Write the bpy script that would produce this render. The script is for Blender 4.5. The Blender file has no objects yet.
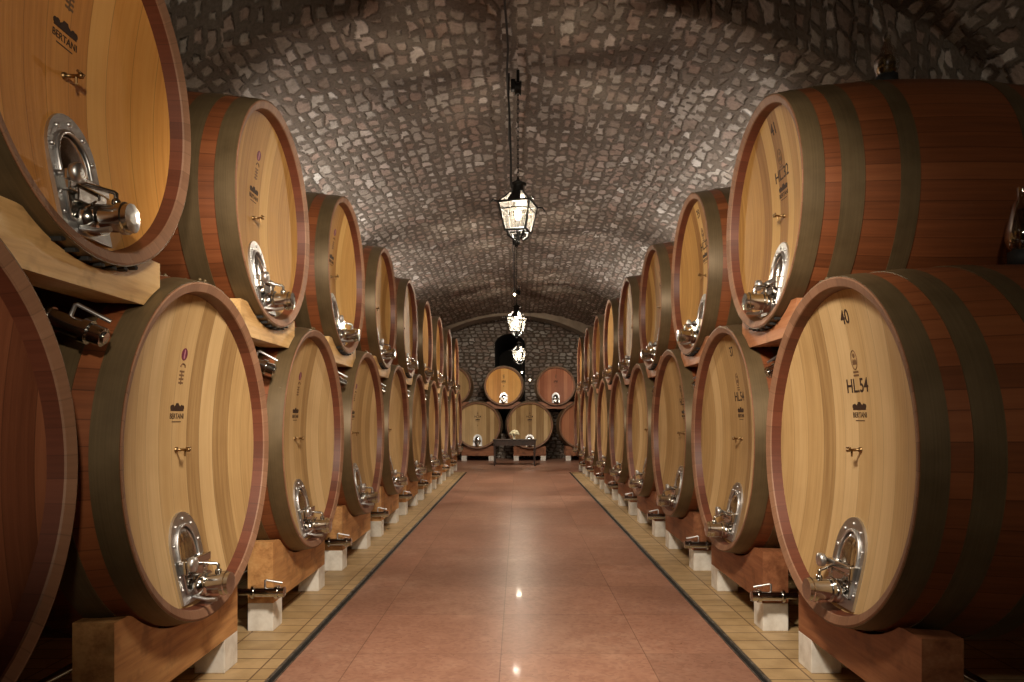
import bpy, bmesh, math, random
from mathutils import Vector, Matrix
random.seed(7)
S = bpy.context.scene
COL = S.collection
PI = math.pi

# ------------------------------------------------------------------ helpers
class MB:
    """collects shapes with material slots and links them as ONE mesh object"""
    def __init__(self):
        self.v = []; self.f = []; self.m = []; self.s = []
    def add(self, verts, faces, mat=0, smooth=False, M=None):
        o = len(self.v)
        for p in verts:
            p = Vector(p)
            self.v.append(M @ p if M else p)
        for f in faces:
            self.f.append([i + o for i in f]); self.m.append(mat); self.s.append(smooth)
    def box(self, c, d, mat=0, bev=0.0, M=None):
        bm = bmesh.new(); bmesh.ops.create_cube(bm, size=1)
        for v in bm.verts: v.co = Vector((v.co.x*d[0], v.co.y*d[1], v.co.z*d[2])) + Vector(c)
        if bev > 0:
            bmesh.ops.bevel(bm, geom=bm.edges[:], offset=bev, segments=2, affect='EDGES', profile=.5)
        self.bm(bm, mat, False, M)
    def bm(self, bm, mat=0, smooth=False, M=None):
        bm.verts.index_update()
        self.add([v.co.copy() for v in bm.verts], [[v.index for v in f.verts] for f in bm.faces], mat, smooth, M)
        bm.free()
    def sphere(self, c, r, mat=0, seg=16, ring=10, M=None):
        if not hasattr(r, '__len__'): r = (r, r, r)
        bm = bmesh.new(); bmesh.ops.create_uvsphere(bm, u_segments=seg, v_segments=ring, radius=1)
        for v in bm.verts: v.co = Vector((v.co.x*r[0]+c[0], v.co.y*r[1]+c[1], v.co.z*r[2]+c[2]))
        self.bm(bm, mat, True, M)
    def lathe(self, prof, axis='x', seg=48, mat=0, smooth=True, cap0=False, cap1=False, M=None, c=(0,0,0), mats=None):
        n = len(prof); V = []; F = []
        for (a, r) in prof:
            for k in range(seg):
                t = 2*PI*k/seg
                if axis == 'x': p = (a, r*math.sin(t), r*math.cos(t))
                elif axis == 'z': p = (r*math.cos(t), r*math.sin(t), a)
                else: p = (r*math.cos(t), a, r*math.sin(t))
                V.append((p[0]+c[0], p[1]+c[1], p[2]+c[2]))
        for i in range(n-1):
            for k in range(seg):
                k2 = (k+1) % seg
                F.append((i*seg+k, i*seg+k2, (i+1)*seg+k2, (i+1)*seg+k))
        if mats:
            for i in range(n-1):
                fs = F[i*seg:(i+1)*seg]
                # separate verts per band so shading stays crisp between bands
                o = len(self.v)
                for p in V[i*seg:(i+2)*seg]:
                    q = Vector(p); self.v.append(M @ q if M else q)
                for f in fs:
                    self.f.append([j - i*seg + o for j in f]); self.m.append(mats[i]); self.s.append(smooth)
        else:
            self.add(V, F, mat, smooth, M)
        if cap0: self.add(V[:seg], [list(range(seg))[::-1]], mat, False, M)
        if cap1: self.add(V[-seg:], [list(range(seg))], mat, False, M)
    def tube(self, pts, r, mat=0, seg=8, caps=True, M=None):
        pts = [Vector(p) for p in pts]; V = []; F = []
        n = len(pts); rr = r if hasattr(r, '__len__') else [r]*n
        t0 = (pts[1]-pts[0]).normalized()
        up = Vector((0,0,1)) if abs(t0.z) < .9 else Vector((1,0,0))
        a = t0.cross(up).normalized()
        for i, p in enumerate(pts):
            if i == 0: t = pts[1]-pts[0]
            elif i == n-1: t = pts[-1]-pts[-2]
            else: t = (pts[i+1]-p).normalized() + (p-pts[i-1]).normalized()
            t.normalize()
            a = (a - t*a.dot(t)).normalized(); b = t.cross(a)
            for k in range(seg):
                w = 2*PI*k/seg
                V.append(p + (a*math.cos(w) + b*math.sin(w))*rr[i])
        for i in range(n-1):
            for k in range(seg):
                k2 = (k+1) % seg
                F.append((i*seg+k, i*seg+k2, (i+1)*seg+k2, (i+1)*seg+k))
        self.add(V, F, mat, True, M)
        if caps:
            self.add(V[:seg], [list(range(seg))[::-1]], mat, False, M)
            self.add(V[-seg:], [list(range(seg))], mat, False, M)
    def prism(self, poly, x0, x1, mat=0, smooth=False, M=None, poly1=None):
        """polygon in (y,z) extruded along x"""
        n = len(poly); p1 = poly1 or poly
        V = [(x0, y, z) for y, z in poly] + [(x1, y, z) for y, z in p1]
        self.add(V, [list(range(n)), list(range(2*n-1, n-1, -1))], mat, False, M)
        self.add(V, [(k, n+k, n+(k+1) % n, (k+1) % n) for k in range(n)], mat, smooth, M)
    def build(self, name, mats, parent=None, loc=None):
        me = bpy.data.meshes.new(name)
        me.from_pydata([tuple(v) for v in self.v], [], self.f)
        if not isinstance(mats, (list, tuple)): mats = [mats]
        for m in mats: me.materials.append(m)
        me.polygons.foreach_set('material_index', self.m)
        me.polygons.foreach_set('use_smooth', self.s)
        bm = bmesh.new(); bm.from_mesh(me); bmesh.ops.recalc_face_normals(bm, faces=bm.faces); bm.to_mesh(me); bm.free()
        me.update()
        o = bpy.data.objects.new(name, me); COL.objects.link(o)
        if parent: o.parent = parent
        if loc: o.location = loc
        return o

def tag(o, label, cat, group=None):
    o['label'] = label; o['category'] = cat
    if group: o['group'] = group
    return o
def struct(o):
    o['kind'] = 'structure'; return o
def empty(name, loc=(0,0,0), rz=0):
    o = bpy.data.objects.new(name, None); COL.objects.link(o)
    o.empty_display_size = .1; o.location = loc; o.rotation_euler = (0,0,rz); return o
def dup(root, loc, rz=0):
    r = root.copy(); COL.objects.link(r); r.location = loc; r.rotation_euler = (0,0,rz)
    for ch in list(root.children):
        c = ch.copy(); COL.objects.link(c); c.parent = r
        for g in list(ch.children):
            d = g.copy(); COL.objects.link(d); d.parent = c
    return r

# ------------------------------------------------------------------ materials
class NT:
    def __init__(self, name):
        self.mat = bpy.data.materials.new(name); self.mat.use_nodes = True
        self.t = self.mat.node_tree; self.n = self.t.nodes; self.l = self.t.links
        self.b = self.n['Principled BSDF']
    def new(self, typ, **kw):
        nd = self.n.new(typ)
        for k, v in kw.items():
            if k.startswith('i_'):
                key = k[2:]
                nd.inputs[int(key) if key.isdigit() else key.replace('_', ' ')].default_value = v
            else: setattr(nd, k, v)
        return nd
    def link(self, a, b): self.l.new(a, b)
    def math(self, op, a, b=None, c=None, clamp=False):
        nd = self.n.new('ShaderNodeMath'); nd.operation = op; nd.use_clamp = clamp
        for i, x in enumerate((a, b, c)):
            if x is None: continue
            if isinstance(x, (int, float)): nd.inputs[i].default_value = x
            else: self.link(x, nd.inputs[i])
        return nd.outputs[0]
    def ramp(self, fac, stops, interp='LINEAR'):
        nd = self.n.new('ShaderNodeValToRGB'); cr = nd.color_ramp; cr.interpolation = interp
        while len(cr.elements) < len(stops): cr.elements.new(.5)
        for e, (p, c) in zip(cr.elements, stops):
            e.position = p; e.color = (c[0], c[1], c[2], 1)
        self.link(fac, nd.inputs[0]); return nd.outputs[0]
    def mix(self, fac, a, b, typ='MIX'):
        nd = self.n.new('ShaderNodeMix'); nd.data_type = 'RGBA'; nd.blend_type = typ
        for i, x in ((0, fac), (6, a), (7, b)):
            if isinstance(x, (int, float)): nd.inputs[i].default_value = x
            elif isinstance(x, tuple): nd.inputs[i].default_value = (*x, 1) if len(x) == 3 else x
            else: self.link(x, nd.inputs[i])
        return nd.outputs[2]
    def coord(self, which='Object'):
        return self.new('ShaderNodeTexCoord').outputs[which]
    def sep(self, v):
        nd = self.new('ShaderNodeSeparateXYZ'); self.link(v, nd.inputs[0]); return nd.outputs
    def comb(self, x, y, z):
        nd = self.new('ShaderNodeCombineXYZ')
        for i, q in enumerate((x, y, z)):
            if isinstance(q, (int, float)): nd.inputs[i].default_value = q
            else: self.link(q, nd.inputs[i])
        return nd.outputs[0]
    def noise(self, vec, scale, detail=3, rough=.55, out='Fac'):
        nd = self.new('ShaderNodeTexNoise'); nd.inputs['Scale'].default_value = scale
        nd.inputs['Detail'].default_value = detail; nd.inputs['Roughness'].default_value = rough
        self.link(vec, nd.inputs['Vector']); return nd.outputs[out]
    def bump(self, h, strength=.3, dist=.01):
        nd = self.new('ShaderNodeBump'); nd.inputs['Strength'].default_value = strength
        nd.inputs['Distance'].default_value = dist
        self.link(h, nd.inputs['Height']); self.link(nd.outputs[0], self.b.inputs['Normal'])
    def set(self, **kw):
        for k, v in kw.items():
            k = k.replace('_', ' ')
            if isinstance(v, (int, float)): self.b.inputs[k].default_value = v
            elif isinstance(v, tuple): self.b.inputs[k].default_value = (*v, 1) if len(v) == 3 else v
            else: self.link(v, self.b.inputs[k])
        return self

def lin(r, g, b):
    f = lambda c: (c/255/12.92 if c/255 <= .04045 else ((c/255+.055)/1.055)**2.4)
    return (f(r), f(g), f(b))
def simple(name, col, rough=.5, metal=0.0, **kw):
    t = NT(name); t.set(Base_Color=col, Roughness=rough, Metallic=metal, **kw); return t.mat

def plank_mat(name, dark, mid, light, scale=6.5, rough=.56, joint=.55):
    """vertical planks of uneven width across local y, grain along z"""
    t = NT(name); x, y, z = t.sep(t.coord())
    rnd = t.new('ShaderNodeObjectInfo').outputs['Random']
    w = t.math('MULTIPLY_ADD', y, scale, t.math('MULTIPLY', rnd, 83.0))
    v = t.new('ShaderNodeTexVoronoi', voronoi_dimensions='1D', feature='F1'); v.inputs['Scale'].default_value = 1
    v.inputs['Randomness'].default_value = .62
    t.link(w, v.inputs['W'])
    e = t.new('ShaderNodeTexVoronoi', voronoi_dimensions='1D', feature='DISTANCE_TO_EDGE'); e.inputs['Scale'].default_value = 1
    e.inputs['Randomness'].default_value = .62
    t.link(w, e.inputs['W'])
    cid = t.sep(v.outputs['Color'])[0]
    off = t.math('MULTIPLY', cid, 37.0)
    g = t.noise(t.comb(t.math('ADD', off, t.math('MULTIPLY', rnd, 19.0)), t.math('MULTIPLY', y, 42.0), t.math('MULTIPLY', z, 1.3)), 1.0, 5, .6)
    g2 = t.noise(t.comb(off, t.math('MULTIPLY', y, 190.0), t.math('MULTIPLY', z, 5.0)), 1.0, 2, .5)
    f = t.math('MULTIPLY_ADD', cid, .85, t.math('MULTIPLY_ADD', t.math('SUBTRACT', g, .5), .75, .07))
    f = t.math('MULTIPLY_ADD', t.math('SUBTRACT', g2, .5), .22, f, clamp=True)
    c = t.ramp(f, [(0.0, dark), (.48, mid), (1.0, light)])
    j = t.ramp(e.outputs['Distance'], [(0.0, (joint,)*3), (.02, (1, 1, 1))])
    c = t.mix(1.0, c, j, 'MULTIPLY')
    st = t.noise(t.comb(x, y, t.math('ADD', z, t.math('MULTIPLY', rnd, 31.0))), 1.6, 4)
    c = t.mix(.6, c, t.ramp(st, [(.3, (.8, .77, .74)), (.55, (1, 1, 1))]), 'MULTIPLY')
    t.set(Base_Color=c, Roughness=rough); t.b.inputs['Specular IOR Level'].default_value = .3
    t.bump(t.math('ADD', g2, t.math('MULTIPLY', e.outputs['Distance'], .3)), .12, .004)
    return t.mat

def stave_mat(name, dark, mid, light, per=8.2, rough=.45, joint=.44):
    """staves round the cask: cells over the angle about local x, grain along x"""
    t = NT(name); x, y, z = t.sep(t.coord())
    rnd = t.new('ShaderNodeObjectInfo').outputs['Random']
    a = t.math('ARCTAN2', y, z)
    w = t.math('MULTIPLY_ADD', a, per, t.math('MULTIPLY', rnd, 71.0))
    v = t.new('ShaderNodeTexVoronoi', voronoi_dimensions='1D', feature='F1'); v.inputs['Scale'].default_value = 1
    v.inputs['Randomness'].default_value = .5; t.link(w, v.inputs['W'])
    e = t.new('ShaderNodeTexVoronoi', voronoi_dimensions='1D', feature='DISTANCE_TO_EDGE'); e.inputs['Scale'].default_value = 1
    e.inputs['Randomness'].default_value = .5; t.link(w, e.inputs['W'])
    cid = t.sep(v.outputs['Color'])[0]
    g = t.noise(t.comb(t.math('MULTIPLY', x, 1.6), t.math('MULTIPLY', a, 38.0), t.math('MULTIPLY', cid, 29.0)), 1.0, 4, .6)
    f = t.math('MULTIPLY_ADD', cid, .55, t.math('MULTIPLY_ADD', t.math('SUBTRACT', g, .5), .8, .22), clamp=True)
    c = t.ramp(f, [(0.0, dark), (.5, mid), (1.0, light)])
    c = t.mix(1.0, c, t.ramp(e.outputs['Distance'], [(0.0, (joint,)*3), (.035, (1, 1, 1))]), 'MULTIPLY')
    t.set(Base_Color=c, Roughness=rough)
    t.bump(t.math('ADD', g, e.outputs['Distance']), .12, .004)
    return t.mat

def beam_mat(name, dark, mid, light, rough=.5):
    t = NT(name); x, y, z = t.sep(t.coord())
    rnd = t.math('MULTIPLY', t.new('ShaderNodeObjectInfo').outputs['Random'], 40.0)
    g = t.noise(t.comb(t.math('MULTIPLY', x, 14.0), t.math('ADD', t.math('MULTIPLY', y, 1.5), rnd), t.math('MULTIPLY', z, 16.0)), 1.0, 5, .6)
    g2 = t.noise(t.comb(t.math('MULTIPLY', x, 60.0), t.math('MULTIPLY_ADD', y, 4.0, rnd), t.math('MULTIPLY', z, 80.0)), 1.0, 2)
    k = t.noise(t.comb(x, t.math('ADD', y, rnd), z), 5.0, 3)
    f = t.math('MULTIPLY_ADD', t.math('SUBTRACT', g2, .5), .25, g)
    c = t.ramp(f, [(.25, dark), (.5, mid), (.75, light)])
    c = t.mix(.7, c, t.ramp(k, [(.33, (.55, .5, .45)), (.45, (1, 1, 1))]), 'MULTIPLY')
    t.set(Base_Color=c, Roughness=rough); t.bump(g2, .1, .004)
    return t.mat

def rough_stone(name, sx, sy, mortar, stones, rnd=.6, mw=(.05, .2), bump=1.0, dist=.05, use_uv=True, warp=.16):
    """rubble stones bedded in mortar, cells over the surface's own (u,v) in metres"""
    t = NT(name); uv = t.coord('UV'); u, v, _ = t.sep(uv)
    p0 = t.comb(u, v, 0.0)
    wn = t.noise(p0, 2.2, 2, .5, 'Color'); wx, wy, wz = t.sep(wn)
    wn2 = t.noise(p0, 9.0, 3, .6, 'Color'); ax, ay, az = t.sep(wn2)
    U = t.math('ADD', t.math('MULTIPLY', u, 1/sx), t.math('ADD', t.math('MULTIPLY_ADD', wx, warp*2, -warp), t.math('MULTIPLY_ADD', ax, .36, -.18)))
    Vv = t.math('ADD', t.math('MULTIPLY', v, 1/sy), t.math('ADD', t.math('MULTIPLY_ADD', wy, warp*2, -warp), t.math('MULTIPLY_ADD', ay, .36, -.18)))
    # offset each course
    row = t.math('FLOOR', Vv)
    wnz = t.new('ShaderNodeTexWhiteNoise', noise_dimensions='1D'); t.link(row, wnz.inputs['W'])
    U = t.math('ADD', U, wnz.outputs['Value'])
    P = t.comb(U, Vv, 0.0)
    F1 = t.new('ShaderNodeTexVoronoi', voronoi_dimensions='2D', feature='F1'); F1.inputs['Scale'].default_value = 1; F1.inputs['Randomness'].default_value = rnd
    DE = t.new('ShaderNodeTexVoronoi', voronoi_dimensions='2D', feature='DISTANCE_TO_EDGE'); DE.inputs['Scale'].default_value = 1; DE.inputs['Randomness'].default_value = rnd
    t.link(P, F1.inputs['Vector']); t.link(P, DE.inputs['Vector'])
    c1, c2, c3 = t.sep(F1.outputs['Color'])
    wid = t.math('MULTIPLY_ADD', c2, mw[1]-mw[0], mw[0])
    fn = t.noise(p0, 26.0, 4, .65)
    d = t.math('ADD', t.math('SUBTRACT', DE.outputs['Distance'], wid), t.math('MULTIPLY_ADD', fn, .2, -.1))
    mask = t.math('MULTIPLY', t.math('ADD', d, .05), 8.0, clamp=True)
    col = t.ramp(c1, stones)
    big = t.noise(p0, .55, 3)
    col = t.mix(1.0, col, t.ramp(t.noise(p0, 14.0, 5, .7), [(.25, (.62, .6, .58)), (.6, (1.05, 1.05, 1.05))]), 'MULTIPLY')
    mcol = t.mix(1.0, mortar, t.ramp(fn, [(.3, (.7, .7, .7)), (.65, (1.1, 1.1, 1.1))]), 'MULTIPLY')
    c = t.mix(mask, mcol, col)
    c = t.mix(1.0, c, t.ramp(big, [(.3, (.78, .74, .72)), (.6, (1, 1, 1))]), 'MULTIPLY')
    h = t.math('ADD', t.math('MULTIPLY', mask, t.math('MULTIPLY_ADD', c3, .6, .4)), t.math('MULTIPLY', t.noise(p0, 18.0, 6, .7), .55))
    t.set(Base_Color=c, Roughness=.9); t.b.inputs['Specular IOR Level'].default_value = .2
    t.bump(h, bump, dist)
    return t.mat

M = {}
M['head_pale'] = plank_mat('pale oak planks', lin(142,110,70), lin(186,153,105), lin(210,180,134))
M['head_honey'] = plank_mat('honey oak planks', lin(143,101,55), lin(184,141,81), lin(205,167,105))
M['head_amber'] = plank_mat('amber oak planks', lin(186,124,62), lin(220,158,84), lin(232,180,106))
M['head_red'] = plank_mat('reddish oak planks', lin(140,84,60), lin(176,112,82), lin(196,136,100))
M['head_shaded'] = plank_mat('shade darkened oak planks', lin(104,58,38), lin(134,80,54), lin(156,98,68))  # nearest left cask's head: its shade is put into a darker, redder colour
M['stave'] = stave_mat('reddish brown staves', lin(90,50,27), lin(128,72,41), lin(150,90,54))
M['rim'] = stave_mat('pinkish stave ends', lin(122,88,66), lin(142,104,80), lin(158,120,95), rough=.6, joint=.72)
M['chime'] = stave_mat('dark red inner chime', lin(80,42,28), lin(102,55,38), lin(118,68,48), joint=.7)
def hoop_mat():
    t = NT('olive painted steel hoop'); c = t.coord(); n = t.noise(c, 3.0, 4)
    x, y, z = t.sep(c)
    n2 = t.noise(t.comb(t.math('MULTIPLY', x, 120.0), y, z), 1.0, 2)
    t.set(Base_Color=t.mix(1.0, t.ramp(n, [(.3, lin(94,77,53)), (.7, lin(120,101,73))]), t.ramp(n2, [(.3, (.85,)*3), (.7, (1.05,)*3)]), 'MULTIPLY'), Roughness=.42, Metallic=.35)
    return t.mat
M['hoop'] = hoop_mat()
def steel_mat(name, col, r0, r1):
    t = NT(name); n = t.noise(t.coord(), 22.0, 3)
    t.set(Base_Color=col, Metallic=1.0, Roughness=t.math('MULTIPLY_ADD', n, r1-r0, r0)); return t.mat
M['steel'] = steel_mat('brushed stainless steel', (.60, .60, .61), .28, .5)
M['mirror'] = steel_mat('polished stainless steel', (.56, .54, .51), .08, .22)
M['brass'] = steel_mat('aged bronze', (.30, .19, .09), .3, .5)
M['ink'] = simple('branded dark mark', lin(52,30,16), .7)
M['ink_soft'] = simple('faded brown mark', lin(110,80,52), .7)
M['purple'] = simple('purple stamp ink', lin(104,36,62), .6)
M['lilac'] = simple('pale stamp ink', lin(176,120,130), .6)
M['beam_light'] = beam_mat('light pine beam', lin(176,134,84), lin(212,172,116), lin(228,194,140))
M['beam_mid'] = beam_mat('honey brown beam', lin(160,110,66), lin(200,148,94), lin(216,170,114))
M['beam_rose'] = beam_mat('rosy timber beam', lin(150,96,62), lin(182,122,84), lin(200,144,104))
M['beam_red'] = beam_mat('red brown beam', lin(112,66,42), lin(148,94,62), lin(172,118,82))
def concrete():
    t = NT('white painted block'); c = t.coord(); n = t.noise(c, 9.0, 5)
    t.set(Base_Color=t.ramp(n, [(.3, lin(214,208,198)), (.6, lin(240,237,230))]), Roughness=.85); t.bump(n, .15, .006); return t.mat
M['block'] = concrete()
M['niche_dark'] = simple('dark niche lining', (.03, .026, .022), .95)  # near-black colour for the inside of the end niche
M['black'] = simple('black iron', (.012, .011, .010), .5, .6)
M['rubber'] = simple('black rubber', (.012, .012, .012), .7)
M['dark_wood'] = beam_mat('dark stained table wood', lin(30,17,12), lin(46,26,18), lin(62,36,25), .35)
def glass_mat(name, tint, rough=.03, alpha=.12):
    t = NT(name); n = t.n; out = n['Material Output']
    n.remove(t.b)
    tr = t.new('ShaderNodeBsdfTransparent'); tr.inputs[0].default_value = (*tint, 1)
    gl = t.new('ShaderNodeBsdfGlossy'); gl.inputs['Roughness'].default_value = rough
    fr = t.new('ShaderNodeFresnel'); fr.inputs['IOR'].default_value = 1.45
    f = t.math('ADD', fr.outputs[0], alpha*.3, clamp=True)
    mx = t.new('ShaderNodeMixShader'); t.link(f, mx.inputs[0]); t.link(tr.outputs[0], mx.inputs[1]); t.link(gl.outputs[0], mx.inputs[2])
    t.link(mx.outputs[0], out.inputs['Surface']); return t.mat
def pane_mat():
    t = NT('hazy lantern pane'); out = t.n['Material Output']; t.n.remove(t.b)
    tr = t.new('ShaderNodeBsdfTransparent'); tr.inputs[0].default_value = (.97, .95, .9, 1)
    tl = t.new('ShaderNodeBsdfTranslucent'); tl.inputs[0].default_value = (.95, .9, .8, 1)
    mx = t.new('ShaderNodeMixShader'); mx.inputs[0].default_value = .016
    t.link(tr.outputs[0], mx.inputs[1]); t.link(tl.outputs[0], mx.inputs[2]); t.link(mx.outputs[0], out.inputs['Surface']); return t.mat
M['pane'] = pane_mat()
M['bell_glass'] = glass_mat('clear blown glass', (.80, .78, .66), .06, .5)
def emit(name, col, st):
    t = NT(name); t.set(Base_Color=(1, 1, 1), Emission_Color=col, Emission_Strength=st); return t.mat
M['bulb'] = emit('glowing bulb', (1.0, .80, .48), 60.0)
M['tiny_bulb'] = emit('small glowing bulb', (1.0, .84, .58), 22.0)
M['petal'] = simple('cream petals', lin(238,230,196), .7)
M['vase'] = simple('white ceramic', lin(226,220,202), .3)
M['cable'] = simple('black cable', (.015, .013, .012), .6)

STONES = [(0.0, lin(134,122,112)), (.18, lin(160,138,126)), (.34, lin(160,150,140)), (.55, lin(180,171,162)), (.72, lin(150,138,128)), (.86, lin(170,148,136)), (1.0, lin(216,210,204))]
M['vault'] = rough_stone('rubble vault stone', .24, .155, lin(112,101,91), STONES, .46, (.04, .31), .9, .05)
M['rubble_wall'] = rough_stone('rubble wall stone', .26, .15, lin(104,90,78), STONES, .5, (.04, .2), 1.0, .05)

def red_floor():
    t = NT('polished red marble floor'); c = t.coord(); x, y, z = t.sep(c)
    n1 = t.noise(c, .55, 4, .6); n2 = t.noise(c, 5.0, 5, .65)
    br = t.new('ShaderNodeTexBrick'); br.offset = 0; br.inputs['Scale'].default_value = 1.0
    for k, v in (('Brick Width', 1.02), ('Row Height', 1.02), ('Mortar Size', .004), ('Mortar Smooth', .2), ('Bias', 0.0)): br.inputs[k].default_value = v
    br.inputs['Color1'].default_value = (.88, .88, .88, 1); br.inputs['Color2'].default_value = (1.06, 1.04, 1.02, 1); br.inputs['Mortar'].default_value = (.62, .6, .58, 1)
    t.link(t.comb(t.math('ADD', x, .12), y, 0.0), br.inputs['Vector'])
    col = t.ramp(t.math('MULTIPLY_ADD', n2, .45, t.math('MULTIPLY', n1, .6)), [(.3, lin(148,106,88)), (.52, lin(166,124,105)), (.72, lin(186,148,127))])
    vo = t.new('ShaderNodeTexVoronoi', voronoi_dimensions='2D'); vo.inputs['Scale'].default_value = 38.0; t.link(c, vo.inputs['Vector'])
    cc = t.sep(vo.outputs['Color'])
    chip = t.ramp(cc[0], [(0.0, (.8, .78, .78)), (.5, (1, 1, 1)), (.9, (1.06, 1.08, 1.08))])
    col = t.mix(.7, col, chip, 'MULTIPLY')
    col = t.mix(1.0, col, br.outputs['Color'], 'MULTIPLY')
    pit = t.new('ShaderNodeTexVoronoi', voronoi_dimensions='2D'); pit.inputs['Scale'].default_value = 9.0; t.link(c, pit.inputs['Vector'])
    pr = t.math('MULTIPLY', t.sep(pit.outputs['Color'])[0], .085)
    pm = t.math('LESS_THAN', t.math('ADD', pit.outputs['Distance'], t.math('MULTIPLY_ADD', n2, .15, -.06)), t.math('SUBTRACT', pr, .03))
    col = t.mix(t.math('MULTIPLY', pm, .65), col, lin(70,34,26))
    rg = t.math('MULTIPLY_ADD', n2, .16, .27)
    t.set(Base_Color=col, Roughness=rg); t.b.inputs['Specular IOR Level'].default_value = .06; t.b.inputs['Coat Weight'].default_value = .018; t.b.inputs['Coat Roughness'].default_value = .05; t.bump(n2, .02, .006)
    return t.mat
M['red_floor'] = red_floor()
def tile_floor():
    t = NT('yellowish clay tiles'); c = t.coord(); x, y, z = t.sep(c)
    br = t.new('ShaderNodeTexBrick'); br.offset = 0; br.inputs['Scale'].default_value = 1.0
    for k, v in (('Brick Width', .36), ('Row Height', .2), ('Mortar Size', .006), ('Mortar Smooth', .1), ('Bias', 0.0)): br.inputs[k].default_value = v
    br.inputs['Color1'].default_value = (*lin(186,156,112), 1); br.inputs['Color2'].default_value = (*lin(202,172,128), 1); br.inputs['Mortar'].default_value = (*lin(120,92,62), 1)
    t.link(t.comb(t.math('ADD', x, .28), y, 0.0), br.inputs['Vector'])
    n = t.noise(c, 6.0, 5)
    col = t.mix(1.0, br.outputs['Color'], t.ramp(n, [(.3, (.78, .75, .72)), (.6, (1, 1, 1))]), 'MULTIPLY')
    t.set(Base_Color=col, Roughness=.5); t.bump(br.outputs['Fac'], -.2, .004)
    return t.mat
M['tile'] = tile_floor()
M['plaster'] = (lambda t: (t.set(Base_Color=t.ramp(t.noise(t.coord(), 2.0, 5), [(.3, lin(120,104,88)), (.7, lin(150,134,116))]), Roughness=.9), t.mat)[1])(NT('smooth old plaster'))
def rail():
    t = NT('worn steel rail'); n = t.noise(t.coord(), 14.0, 3)
    t.set(Base_Color=t.ramp(n, [(.3, (.16, .14, .12)), (.7, (.36, .34, .31))]), Metallic=.8, Roughness=.4); return t.mat
M['rail'] = rail()
M['slot'] = simple('dark drain slot', (.01, .009, .008), .7)

# ------------------------------------------------------------------ layout constants (metres)
EYE = 1.68
XF = 1.775                     # plane of the cask fronts either side of the aisle
R_LOWR, Z_LOWR = .985, .504    # right lower row
R_LOW, Z_LOW = .955, .535      # lower casks: radius, bottom
R_UP, Z_UP = .822, 2.343       # upper casks
L_LOW = L_UP = 2.03
Y_LOW0, PITCH = 4.17, 2.22
Y_UP0, PITCH_UP = 5.31, 2.22
R_UPL, Z_UPL, Y_UPL0 = .80, 2.355, 5.33    # the left upper row is a touch smaller
END_Y = 27.45
WALL_Y = 29.4
A_V, Z_SP, Z_TOP = 5.2, 2.2, 5.6
HALF_DRAIN = 1.578
AISLE_END = 21.9

# ------------------------------------------------------------------ room shell
def vault_z(x, y):
    x = max(-A_V, min(A_V, x)); q = abs(x)/A_V
    z = Z_SP + (Z_TOP-Z_SP)*math.sqrt(max(0, 1-q*q))
    s = lambda a, b, t: (lambda k: k*k*(3-2*k))(max(0, min(1, (t-a)/(b-a))))
    side = s(.9, 2.3, abs(x))
    low = 1 - s(4.3, 5.1, abs(x))
    if y < 6.65:
        z += .75*s(1.2, 2.0, abs(x))*low
    if x > 0:
        for yc in (14.5, 20.9):
            if y > yc: z += .34*side*low*max(0, 1-(y-yc)/4.5)
    return z
def make_vault():
    NX = 110
    ys = []
    y = -3.0
    while y < WALL_Y + .05:
        ys.append(y); y += .16
    for yc in (6.65, 14.5, 20.9): ys += [yc-.004, yc+.03]
    ys = sorted(ys)
    xs = [A_V*math.sin(PI*(k/NX-.5)) for k in range(NX+1)]
    arc = [0]
    for k in range(NX):
        arc.append(arc[-1] + math.hypot(xs[k+1]-xs[k], vault_z(xs[k+1], 10)-vault_z(xs[k], 10)))
    rg = random.Random(3)
    V = []; UV = []
    for y in ys:
        for k, x in enumerate(xs):
            j = rg.uniform(-.022, .022) + .03*math.sin(1.7*x+.9*y)*math.sin(.8*y-1.1*x)
            if k in (0, NX): j = 0
            zz = vault_z(x, y)
            lip = vault_z(x, 6.64)-vault_z(x, 6.66) if y < 6.65 else 0
            V.append((x, y, zz+j)); UV.append((y-lip, arc[k]))
    n = NX+1; F = []
    for i in range(len(ys)-1):
        for k in range(NX):
            F.append((i*n+k, i*n+k+1, (i+1)*n+k+1, (i+1)*n+k))
    me = bpy.data.meshes.new('ceiling'); me.from_pydata(V, [], F)
    uv = me.uv_layers.new(name='metres')
    for lp in me.loops: uv.data[lp.index].uv = UV[lp.vertex_index]
    me.materials.append(M['vault']); me.polygons.foreach_set('use_smooth', [True]*len(F)); me.update()
    o = bpy.data.objects.new('ceiling', me); COL.objects.link(o); struct(o)
make_vault()

def wall(name, p0, p1, z0, z1, mat):
    p0 = Vector(p0); p1 = Vector(p1); L = (p1-p0).length
    me = bpy.data.meshes.new(name)
    me.from_pydata([(p0.x, p0.y, z0), (p1.x, p1.y, z0), (p1.x, p1.y, z1), (p0.x, p0.y, z1)], [], [(0, 1, 2, 3)])
    uv = me.uv_layers.new(name='metres')
    for i, c in enumerate(((0, z0), (L, z0), (L, z1), (0, z1))): uv.data[i].uv = c
    me.materials.append(mat); o = bpy.data.objects.new(name, me); COL.objects.link(o); struct(o); return o
wall('wall_left', (-A_V, -3), (-A_V, WALL_Y), -.02, Z_SP+.02, M['rubble_wall'])
wall('wall_right', (A_V, WALL_Y), (A_V, -3), -.02, Z_SP+.02, M['rubble_wall'])
wall('wall_back', (A_V, -3), (-A_V, -3), -.02, Z_TOP+.9, M['rubble_wall'])
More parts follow.
